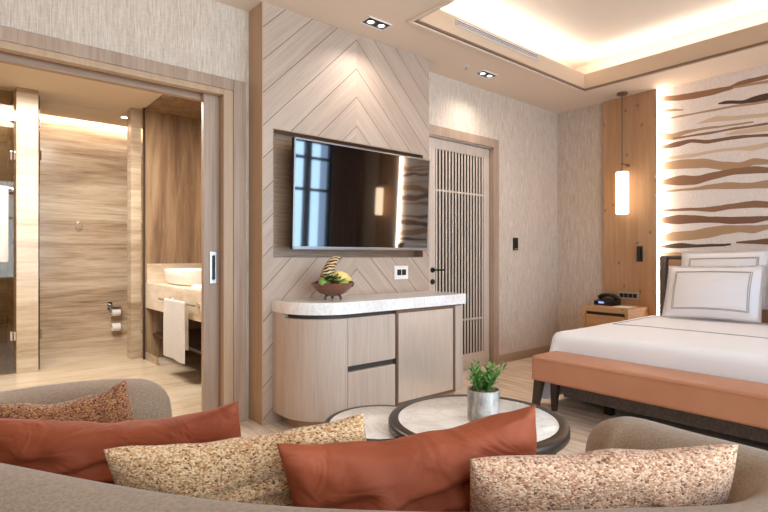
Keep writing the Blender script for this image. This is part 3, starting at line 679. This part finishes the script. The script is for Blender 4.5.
# ------------------------------------------------------------------ bed
BX0, BX1, BY0 = -2.19, -.19, 3.69
t = thing('bed', 'wide upholstered bed with a tan leather headboard', 'bed', (-1.19, 4.7, 0))
b = NB(); box(b, BX0+.01, BX1-.01, BY0, 5.71, .085, .36, .015, 3); obj('bed_base', b, M['grey_fab'], t, True)
b = NB(); box(b, BX0, BX1, BY0+.02, 5.70, .361, .585, .05, 4); obj('mattress', b, M['linen_white'], t, True)
for x in (-1.86, -.52):
    for y in (3.81, 5.5): b = NB(); box(b, x-.03, x+.03, y-.03, y+.03, 0, .085, .004); obj('leg', b, M['black_metal'], t)
HX0, HX1 = -2.232, -.148
b = NB()
def sideboard(b, xa, xb): prism(b, [(xa, 5.66), (xb, 5.66), (xb, 5.80), (xa, 5.80)], .12, 1.205, .02, 3)
sideboard(b, HX0, HX0+.05); sideboard(b, HX1-.05, HX1); box(b, HX0+.05, HX1-.05, 5.72, 5.80, 1.165, 1.205, .012, 3)
obj('headboard_frame', b, M['grey_fab'], t, True)
b = NB(); m = 4; wd = (HX1-HX0-.11)/m
for i in range(m): box(b, HX0+.055+wd*i+.002, HX0+.055+wd*(i+1)-.002, 5.715, 5.79, .12, 1.165, .02, 3)
obj('headboard_cushion', b, M['headleather'], t, True)
# duvet: a cloth laid over the mattress, hanging at both sides and the foot
ZT = .602
def drape(fx, fy):
    dx = max(0, (BX0-fx), (fx-BX1)); sx = -1 if fx < BX0 else 1
    dy = max(0, BY0-fy); d = math.hypot(dx, dy)
    ix = min(max(fx, BX0), BX1); iy = max(fy, BY0); r = .07
    zz = ZT+.012*math.sin(max(0, min(1, (ix-BX0)/(BX1-BX0)))*PI)+.004*noise.noise(Vector((fx*3, fy*3, 1)))
    if d < 1e-6: return Vector((ix, iy, zz))
    ux, uy = sx*dx/d, -dy/d
    if d < r*PI/2: a = d/r; h = r*math.sin(a); dz = r*(1-math.cos(a))
    else:
        e = d-r*PI/2; flare = (.02 if dx < .01 else .10 if dy < .01 else .22)
        wv = (.004 if dx < .01 else .014)*math.sin((fx*7 if dy > dx else fy*7))*min(1, e/.2)
        h = r+e*flare+wv; dz = r+e*.97
    return Vector((ix+ux*h, iy+uy*h, max(.012, zz-dz)))
b = NB(); nx, ny = 84, 72; FX0, FX1, FY0, FY1 = BX0-.62, BX1+.62, BY0-.34, 5.42; gr = []
for j in range(ny+1):
    gr.append([b.verts.new(drape(FX0+(FX1-FX0)*i/nx, FY0+(FY1-FY0)*j/ny)) for i in range(nx+1)])
for r0, r1 in zip(gr, gr[1:]):
    for i in range(nx): b.faces.new((r0[i], r0[i+1], r1[i+1], r1[i]))
t = thing('duvet', 'white duvet spread over the bed and hanging at the sides', 'duvet', (-1.19, 4.6, .6))
obj('cover', b, M['linen_white'], t, 'all')
b = NB(); off = Vector((0, 0, .004))
P = [drape(-2.13, 5.40-k*.05)+off for k in range(20)]+[drape(-2.13+k*.05, 4.42)+off for k in range(38)]+[drape(-.25, 4.45+k*.05)+off for k in range(20)]
tube(b, P, .003, 6); obj('piping', b, M['piping'], t)

def pillow_fn(c, u, v, nrm, w, h, th, ears=.07, seed=0, wr=.012, flange=0.0, sag=0.0, p=.55, fold=0.0):
    c, u, v, nrm = Vector(c), Vector(u).normalized(), Vector(v).normalized(), Vector(nrm).normalized()
    def f(a, bb, side):
        x = a*(w/2)*(1-ears*.35*(1-bb*bb)); y = bb*(h/2)*(1-ears*(1-a*a))
        y -= sag*(1-a*a)*(.5+.5*bb)
        k = 1/(1-flange) if flange else 1
        aa, b2 = min(1, abs(a)*k), min(1, abs(bb)*k)
        q = max(0, (1-aa*aa))*max(0, (1-b2*b2))
        tk = th/2*q**p
        nz = noise.noise(Vector((a*2.2+seed*7, bb*2.2, side*3)))*wr*1.6*q**.3+noise.noise(Vector((a*5+seed*3, bb*5, side*5+9)))*wr*.6*q**.3
        if fold and q > 0:
            for ca, cb, an in ((-.55, .5, .5), (.55, .45, -.6), (.1, .55, .15), (-.2, -.1, .9)):
                da, db = a-ca, bb-cb; t1 = da*math.cos(an)+db*math.sin(an); t2 = -da*math.sin(an)+db*math.cos(an)
                nz += fold*math.exp(-(t1/.35)**2)*math.sin(t2*26+seed)*math.exp(-(t2/.14)**2)
        if fold: y += .012*noise.noise(Vector((a*2.6, seed*3.1, 0)))*(.5+.5*bb)
        return c+u*x+v*y+nrm*side*(tk+nz*(1 if q > 0 else 0))
    return f
def pillow_bm(f, n=30):
    b = NB(); G = {}
    for side in (1, -1):
        for i in range(n+1):
            for j in range(n+1):
                if side == -1 and (i in (0, n) or j in (0, n)): G[side, i, j] = G[1, i, j]; continue
                a = math.sin((i/n-.5)*PI); bb = math.sin((j/n-.5)*PI)
                a = .5*a+.5*(2*i/n-1); bb = .5*bb+.5*(2*j/n-1)
                G[side, i, j] = b.verts.new(f(a, bb, side if not (i in (0, n) or j in (0, n)) else 0))
    for side in (1, -1):
        for i in range(n):
            for j in range(n):
                q = [G[side, i, j], G[side, i+1, j], G[side, i+1, j+1], G[side, i, j+1]]
                b.faces.new(q if side == 1 else list(reversed(q)))
    return b
def bed_pillow(cx, cy, cz, w, h, th, lean, label, seed, tilt=0):
    v = Vector((math.sin(tilt)*.0, math.sin(lean), math.cos(lean))); u = Vector((math.cos(tilt), 0, math.sin(tilt)))
    nrm = u.cross(v).normalized(); v = nrm.cross(u)
    f = pillow_fn((cx, cy, cz), u, v, nrm, w, h, th, .045, seed, .006, .10)
    t = thing('bed_pillow', label, 'pillow', (cx, cy, cz-h/2), 'bed pillows')
    obj('pillowcase', pillow_bm(f, 34), M['linen_white'], t, 'all')
    side = 1 if nrm.y < 0 else -1
    for rr in (.70, .73):
        P = []; m = 24
        for s in range(4):
            for k in range(m):
                q = -1+2*k/m; aa, bb = [(q, -1), (1, q), (-q, 1), (-1, -q)][s]
                P.append(f(aa*rr*1.07, bb*rr*.98, side)+nrm*side*.003)
        b = NB(); tube(b, P, .0026, 6, True); obj('piping', b, M['piping'], t)
bed_pillow(-1.65, 5.33, .868, .80, .53, .20, .38, 'front white pillow with double taupe piping nearest the nightstand', 1, .02)
bed_pillow(-1.63, 5.56, .985, .74, .56, .16, .26, 'rear white pillow against the headboard on the nightstand side', 2, .03)
bed_pillow(-.73, 5.33, .868, .80, .53, .20, .38, 'front white pillow on the window side of the bed', 3)
bed_pillow(-.75, 5.56, .985, .74, .56, .16, .26, 'rear white pillow on the window side of the bed', 4, -.03)

# bench at the foot of the bed
t = thing('bench', 'long tan leather bench on dark legs at the foot of the bed', 'bench', (-1.19, 3.47, 0))
b = NB(); box(b, -2.19, -.19, 3.27, 3.59, .285, .468, .028, 4); obj('seat', b, M['leather'], t, True)
for x, dx in ((-2.15, -.03), (-.235, .03)):
    for y, dyy in ((3.325, -.03), (3.54, .03)):
        b = NB(); q = []
        for z, s, ox, oy in ((.285, .030, 0, 0), (0, .017, dx, dyy)): q.append([b.verts.new((x+ox+a*s, y+oy+c*s, z)) for a, c in ((-1, -1), (1, -1), (1, 1), (-1, 1))])
        for i in range(4): b.faces.new((q[0][i], q[0][(i+1) % 4], q[1][(i+1) % 4], q[1][i]))
        b.faces.new(q[0]); b.faces.new(q[1]); obj('leg', b, M['dark_wood'], t)
b = NB(); tube(b, [(-2.168, 3.2695, .448), (-.22, 3.2695, .448)], .003, 6); obj('seam', b, M['leather'], t)

# ------------------------------------------------------------------ coffee tables and plant
def coffee(cx, cy, r, zt, label, th, rim, leg_r, a0, rimmat):
    t = thing('coffee_table', label, 'coffee table', (cx, cy, 0))
    b = NB(); prof = [(r-.03, zt-th), (r-.008, zt-th), (r, zt-th+.01), (r, zt-.012), (r-.006, zt-.003), (r-.012, zt), (r-rim, zt), (r-rim, zt-.012), (r-rim-.004, zt-th+.004), (r-.03, zt-th)]
    lathe(b, prof, (cx, cy, 0), 72, False); obj('rim', b, M[rimmat], t, True)
    b = NB(); lathe(b, [(r-rim+.0005, zt-th+.004), (r-rim+.0005, zt-.004), (r-rim-.004, zt-.001)], (cx, cy, 0), 72); obj('marble_top', b, M['marble'], t, True)
    for k in range(3):
        a = a0+k*2*PI/3; b = NB(); tube(b, [(cx+leg_r*.93*math.cos(a), cy+leg_r*.93*math.sin(a), zt-th), (cx+leg_r*math.cos(a), cy+leg_r*math.sin(a), .0)], [.018, .013], 12); obj('leg', b, M['dark_wood'], t, True)
    return t
coffee(-1.540, 1.864, .41, .45, 'large round marble coffee table with a dark bronze rim holding the plant', .052, .045, .38, .2, 'bronze')
coffee(-1.945, 1.625, .282, .385, 'small low round marble coffee table tucked beside the large one', .035, .028, .22, 2.6, 'bronze')
t = thing('potted_plant', 'green leafy plant in a silvery grey cylinder pot on the large coffee table', 'plant', (-1.499, 1.863, .451))
PX, PY, PZ = -1.499, 1.863, .451
n = NT('mottled_silver', .4, .35); v = n.co((1, 1, .35)); n.color(n.ramp(n.noise(v, 22, 5, .7, .5), [(.35, L('#6b645e')), (.5, L('#a09993')), (.65, L('#cdc7c1'))])); M['pot'] = n.m
b = NB(); lathe(b, [(.0, 0), (.070, 0), (.073, .004), (.073, .138), (.071, .141), (.067, .138), (.066, .12), (0, .12)], (PX, PY, PZ), 36, False); obj('pot', b, M['pot'], t, True)
n = NT('moss', .9); n.color(n.ramp(n.noise(n.co(), 90, 3, .7), [(.35, L('#3b2d18')), (.6, L('#84703f')), (.75, L('#7d8a44'))])); M['moss'] = n.m
b = NB()
for k in range(40):
    a = random.uniform(0, 2*PI); rr = .056*math.sqrt(random.random()); c = blob((PX+rr*math.cos(a), PY+rr*math.sin(a), PZ+.128+.006*random.random()), random.uniform(.010, .016), (1, 1, .7), None, 1, .3, k)
    me = bpy.data.meshes.new('tmp'); c.to_mesh(me); c.free(); b.from_mesh(me); bpy.data.meshes.remove(me)
obj('moss', b, M['moss'], t, 'all')
n = NT('plant_leaf', .45); n.color(n.ramp(n.noise(n.co(), 30, 2, .5), [(.3, L('#2f5a26')), (.55, L('#558a3a')), (.75, L('#9dbb6a'))])); n.b.inputs['Specular IOR Level'].default_value = .4; M['leaf'] = n.m
b = NB(); bs = NB()
def leaf(b, p, d, l, w):
    d = d.normalized(); s = d.cross(Vector((0, 0, 1)))
    if s.length < .05: s = Vector((1, 0, 0))
    s.normalize(); up = s.cross(d).normalized(); mid = []
    prev = None
    for k in range(6):
        f = k/5; ww = w*math.sin(PI*min(1, f*.92+.08))**.8*(1 if k < 5 else .05); q = p+d*l*f-Vector((0, 0, .25*l*f*f))
        row = [b.verts.new(q-s*ww+up*ww*.35), b.verts.new(q), b.verts.new(q+s*ww+up*ww*.35)]
        if prev:
            b.faces.new((prev[0], prev[1], row[1], row[0])); b.faces.new((prev[1], prev[2], row[2], row[1]))
        prev = row
rnd = random.Random(11)
for k in range(22):
    a = k*2.4+rnd.uniform(-.3, .3); tiltv = rnd.uniform(.10, .42) if k > 2 else .1; h = rnd.uniform(.07, .14)*(1-.25*tiltv)
    p0 = Vector((PX+.03*math.cos(a)*rnd.random(), PY+.03*math.sin(a)*rnd.random(), PZ+.12)); dd = Vector((math.cos(a)*math.sin(tiltv), math.sin(a)*math.sin(tiltv), math.cos(tiltv)))
    pts = [p0+dd*h*f+Vector((math.cos(a), math.sin(a), 0))*.012*f*f for f in (0, .35, .7, 1)]
    tube(bs, pts, [.003, .0026, .002, .0012], 6)
    for j in range(11):
        f = .25+.75*j/10; p = p0+dd*h*f+Vector((math.cos(a), math.sin(a), 0))*.02*f*f
        az = a+j*2.0+rnd.uniform(-.4, .4); ld = Vector((math.cos(az), math.sin(az), rnd.uniform(.3, .9)))+dd*.6
        leaf(b, p, ld, rnd.uniform(.04, .062)*(1-.3*f+.1), .0058)
obj('foliage', b, M['leaf'], t, 'all'); obj('stems', bs, M['leaf'], t, True)

# ------------------------------------------------------------------ curved sofa (own frame: q = along, d = away from its back)
AX = Vector((.6454, .7638, 0)); AD = Vector((-.7638, .6454, 0))
def S(q, d, z): return AX*q+AD*d+Vector((0, 0, z))
def catmull(P, n=10):
    out = []
    P = [Vector(p) for p in P]
    for i in range(len(P)-1):
        p0, p1, p2, p3 = P[max(i-1, 0)], P[i], P[i+1], P[min(i+2, len(P)-1)]
        for k in range(n):
            t_ = k/n; out.append(.5*((2*p1)+(-p0+p2)*t_+(2*p0-5*p1+4*p2-p3)*t_**2+(-p0+3*p1-3*p2+p3)*t_**3))
    out.append(P[-1]); return out
# q, d, top height, half width
PATH = [(.67, 1.66, .71, .12), (.81, 1.42, .715, .12), (.91, 1.15, .735, .115), (.72, .925, .75, .105), (.40, .885, .75, .10), (0.05, .875, .75, .10), (-.35, .925, .75, .10), (-.84, 1.085, .75, .10), (-1.22, 1.25, .74, .11), (-1.43, 1.50, .715, .125), (-1.36, 1.80, .715, .135), (-1.08, 1.97, .72, .14), (-.83, 1.97, .715, .14)]
pts = catmull([(a, c, z, ) for a, c, z, w in PATH], 10); wds = catmull([(w, 0, 0) for a, c, z, w in PATH], 10)
seglen = [0]
for p, q in zip(pts, pts[1:]): seglen.append(seglen[-1]+math.hypot(q.x-p.x, q.y-p.y))
LT = seglen[-1]
# extra stations close to both rounded ends
st = []
for i, (p, w) in enumerate(zip(pts, wds)): st.append((seglen[i], p, w.x))
def at(s):
    for (s0, p0, w0), (s1, p1, w1) in zip(st, st[1:]):
        if s <= s1: f = (s-s0)/(s1-s0+1e-9); return p0.lerp(p1, f), w0+(w1-w0)*f
    return st[-1][1], st[-1][2]
RE = .15
ss = sorted(set([RE*(1-math.cos(PI/2*k/9)) for k in range(10)]+[LT-RE*(1-math.cos(PI/2*k/9)) for k in range(10)]+[RE+(LT-2*RE)*k/110 for k in range(111)]))
b = NB(); rings = []
for s in ss:
    p, w = at(s); e = min(s, LT-s); k = 1.0 if e >= RE else math.sqrt(max(0, 1-(1-e/RE)**2)); k = max(k, .02)
    p1, _ = at(min(s+.01, LT)); p0, _ = at(max(s-.01, 0)); tg = Vector((p1.x-p0.x, p1.y-p0.y)).normalized(); nm = Vector((-tg.y, tg.x))
    zt = p.z-.12*(1-k); ring = []
    zb = .10
    hw = w*(.25+.75*k) if k > .05 else w*.2
    hw = max(.004, w*k)
    prof = [(-hw, zb)]+[(-hw, zb+(zt-.13-zb)*j/5) for j in range(1, 6)]
    for j in range(1, 16): a = PI-PI*j/16; prof.append((hw*math.copysign(abs(math.cos(a))**.85, math.cos(a)), zt-.13+.13*math.sin(a)**.85))
    prof += [(hw, zb+(zt-.13-zb)*j/5) for j in range(5, -1, -1)]
    for o, z in prof: q = S(p.x+nm.x*o, p.y+nm.y*o, z); ring.append(b.verts.new(q))
    rings.append(ring)
for r0, r1 in zip(rings, rings[1:]):
    for j in range(len(r0)): b.faces.new((r0[j], r0[(j+1) % len(r0)], r1[(j+1) % len(r0)], r1[j]))
b.faces.new(rings[0]); b.faces.new(list(reversed(rings[-1])))
t = thing('sofa', 'curved grey brown fabric sofa with a low rounded back in the foreground', 'sofa', S(-.2, 1.2, 0))
obj('back_and_arms', b, M['sofa'], t, 'all')
inner = []
for k in range(41):
    s = .10+(LT-.20)*k/40; p, w = at(s); p1, _ = at(min(s+.01, LT)); p0, _ = at(max(s-.01, 0)); tg = Vector((p1.x-p0.x, p1.y-p0.y)).normalized(); nm = Vector((-tg.y, tg.x))
    c = Vector((-.25, 1.45)); o = w*.7; cand = [Vector((p.x+nm.x*o*g, p.y+nm.y*o*g)) for g in (1, -1)]
    inner.append(min(cand, key=lambda v: (v-c).length))
poly = [S(v.x, v.y, 0) for v in inner]+[S(-.62+1.2*k/8, 1.80-.08*k/8+.06*math.sin(PI*k/8), 0) for k in range(9)]
b = NB(); prism(b, [(v.x, v.y) for v in poly], .13, .43, .04, 3); obj('seat', b, M['sofa'], t, True)
for q, d in ((-1.2, 1.65), (.72, 1.42), (-1.0, 1.2), (.6, .98)):
    b = NB(); lathe(b, [(.022, 0), (.028, .13)], S(q, d, 0), 14); obj('foot', b, M['dark_wood'], t, True)

# scatter cushions leaning on the sofa back
def cushion(L_, R_, h, th, lean, mat, label, ears, seed, wr=.014, sag=0.0, fold=0.0):
    p1, p2 = S(*L_), S(*R_); u = (p2-p1); w = u.length; u.normalize()
    v = Vector((0, 0, 1))*math.cos(lean)-AD*math.sin(lean); nrm = u.cross(v).normalized(); v = nrm.cross(u).normalized()
    c = (p1+p2)/2-v*h/2
    f = pillow_fn(c, u, v, nrm, w, h, th, ears, seed, wr, 0, sag, .42, fold)
    tag(obj('cushion', pillow_bm(f, 64), mat, None, 'all'), label, 'cushion')
cushion((-1.29, 1.66, 0.723), (-0.877, 1.74, 0.782), 0.44, 0.16, 0.3, M['tweed_brown'], 'brown tweed cushion leaning against the left end of the sofa', 0.12, 1, 0.01, 0.025, 0.006)
cushion((-1.148, 1.42, 0.756), (-0.405, 1.42, 0.795), 0.5, 0.2, 0.34, M['rust'], 'rust velvet cushion at the left end of the sofa back', 0.1, 2, 0.022, 0.035, 0.018)
cushion((-0.67, 1.22, 0.74), (-0.048, 1.24, 0.817), 0.46, 0.165, 0.32, M['tweed'], 'golden tweed cushion between the two rust velvet cushions', 0.06, 3, 0.012, 0.018, 0.007)
cushion((-0.236, 1.13, 0.778), (0.347, 1.17, 0.866), 0.5, 0.2, 0.32, M['rust'], 'rust velvet cushion between the two lighter tweed cushions', 0.08, 4, 0.022, 0.028, 0.018)
cushion((0.175, 1.04, 0.792), (0.742, 1.07, 0.809), 0.46, 0.165, 0.32, M['tweed_pink'], 'pinkish tweed cushion at the right end of the sofa', 0.06, 5, 0.01, 0.006, 0.007)


# ------------------------------------------------------------------ curtains on the window wall
def curtain(y0, y1, label):
    b = NB(); n = 90; rows = []
    for z, am in ((.02, .055), (.5, .05), (1.5, .045), (2.6, .04), (2.96, .03)):
        rows.append([b.verts.new((1.02+am*math.sin(i*.95)+.012*math.sin(i*.37), y0+(y1-y0)*i/n, z)) for i in range(n+1)])
    for r0, r1 in zip(rows, rows[1:]):
        for i in range(n): b.faces.new((r0[i], r0[i+1], r1[i+1], r1[i]))
    bmesh.ops.solidify(b, geom=b.faces[:], thickness=.004)
    tag(obj('curtain', b, M['curtain'], None, 'all'), label, 'curtain', 'curtains')
curtain(5.12, 5.78, 'brown pleated curtain in the far corner beside the window'); curtain(3.12, 3.60, 'brown pleated curtain between the two windows')

# ------------------------------------------------------------------ ceiling fittings
def downlight(x, y, label, aim, power, ang, rot=0, r=.1):
    t = thing('downlight', label, 'downlight', (x, y, 2.99), 'ceiling downlights')
    b = NB(); w, l = .055, .105
    for a0, a1, c0, c1 in ((-w-.008, -w, -l-.008, l+.008), (w, w+.008, -l-.008, l+.008), (-w, w, -l-.008, -l), (-w, w, l, l+.008)): box(b, x+a0, x+a1, y+c0, y+c1, 2.990, 2.9995, .001)
    obj('frame', b, M['white_plastic'], t)
    b = NB(); box(b, x-w, x+w, y-l, y+l, 2.9965, 2.9995); obj('baffle', b, M['black'], t)
    for s in (-1, 1):
        b = NB(); lathe(b, [(.034, .006), (.036, 0), (.024, .002), (.024, .005)], (x, y+s*.052, 2.990), 20, False); ring = obj('lamp_ring', b, M['chrome'], t, True)
        b = NB(); lathe(b, [(.022, .001), (.022, .004)], (x, y+s*.052, 2.991), 20); obj('lens', b, M['spot_glow'], ring)
        spot('downlight_beam', (x, y+s*.052, 2.985), power, WARM2, ang, 1.0, .03, aim)
downlight(-3.06, 2.505, 'twin downlight in the ceiling above the chevron panel', (0, .0, 0), 13, 135)
downlight(-3.217, 4.04, 'twin downlight in the ceiling in front of the louvred door', (0, 0, 0), 13, 135)
t = thing('sprinkler', 'small white sprinkler head in the ceiling beside the far downlight', 'sprinkler', (-3.204, 3.724, 2.96))
b = NB(); lathe(b, [(.0, -.004), (.03, -.004), (.032, -.0005)], (-3.204, 3.724, 3.0), 20, False); obj('escutcheon', b, M['white_plastic'], t, True)
b = NB(); lathe(b, [(.0, -.03), (.018, -.03), (.018, -.027), (.006, -.025), (.006, -.004)], (-3.204, 3.724, 3.0), 14, False); obj('nozzle', b, M['silver'], t, True)
t = thing('air_grille', 'long slotted air grille in the side of the ceiling tray', 'air grille', (TX0, 3.757, 3.10))
b = NB()
for y0, y1, z0, z1 in ((3.165, 4.35, 3.098, 3.105), (3.165, 4.35, 3.142, 3.149), (3.165, 3.172, 3.098, 3.149), (4.343, 4.35, 3.098, 3.149), (3.165, 4.35, 3.113, 3.118), (3.165, 4.35, 3.127, 3.132)): box(b, TX0+.0055, TX0+.013, y0, y1, z0, z1)
obj('blades', b, M['white_plastic'], t)
b = NB(); box(b, TX0+.0054, TX0+.007, 3.17, 4.345, 3.103, 3.144); obj('dark_slot', b, M['black'], t)
t = thing('bath_downlight', 'small lit downlight in the bathroom ceiling beside the stone pier', 'downlight', (-6.9, 1.635, 2.90))
b = NB(); lathe(b, [(.05, 0), (.05, .012), (.035, .004)], (-6.9, 1.635, 2.907), 24, False); obj('ring', b, M['white_plastic'], t, True)
b = NB(); lathe(b, [(.034, 0), (.034, .006)], (-6.9, 1.635, 2.908), 20); obj('lens', b, M['spot_glow'], t)
spot('bath_downlight_beam', (-6.9, 1.635, 2.90), 20, WARM2, 100, .6, .03)
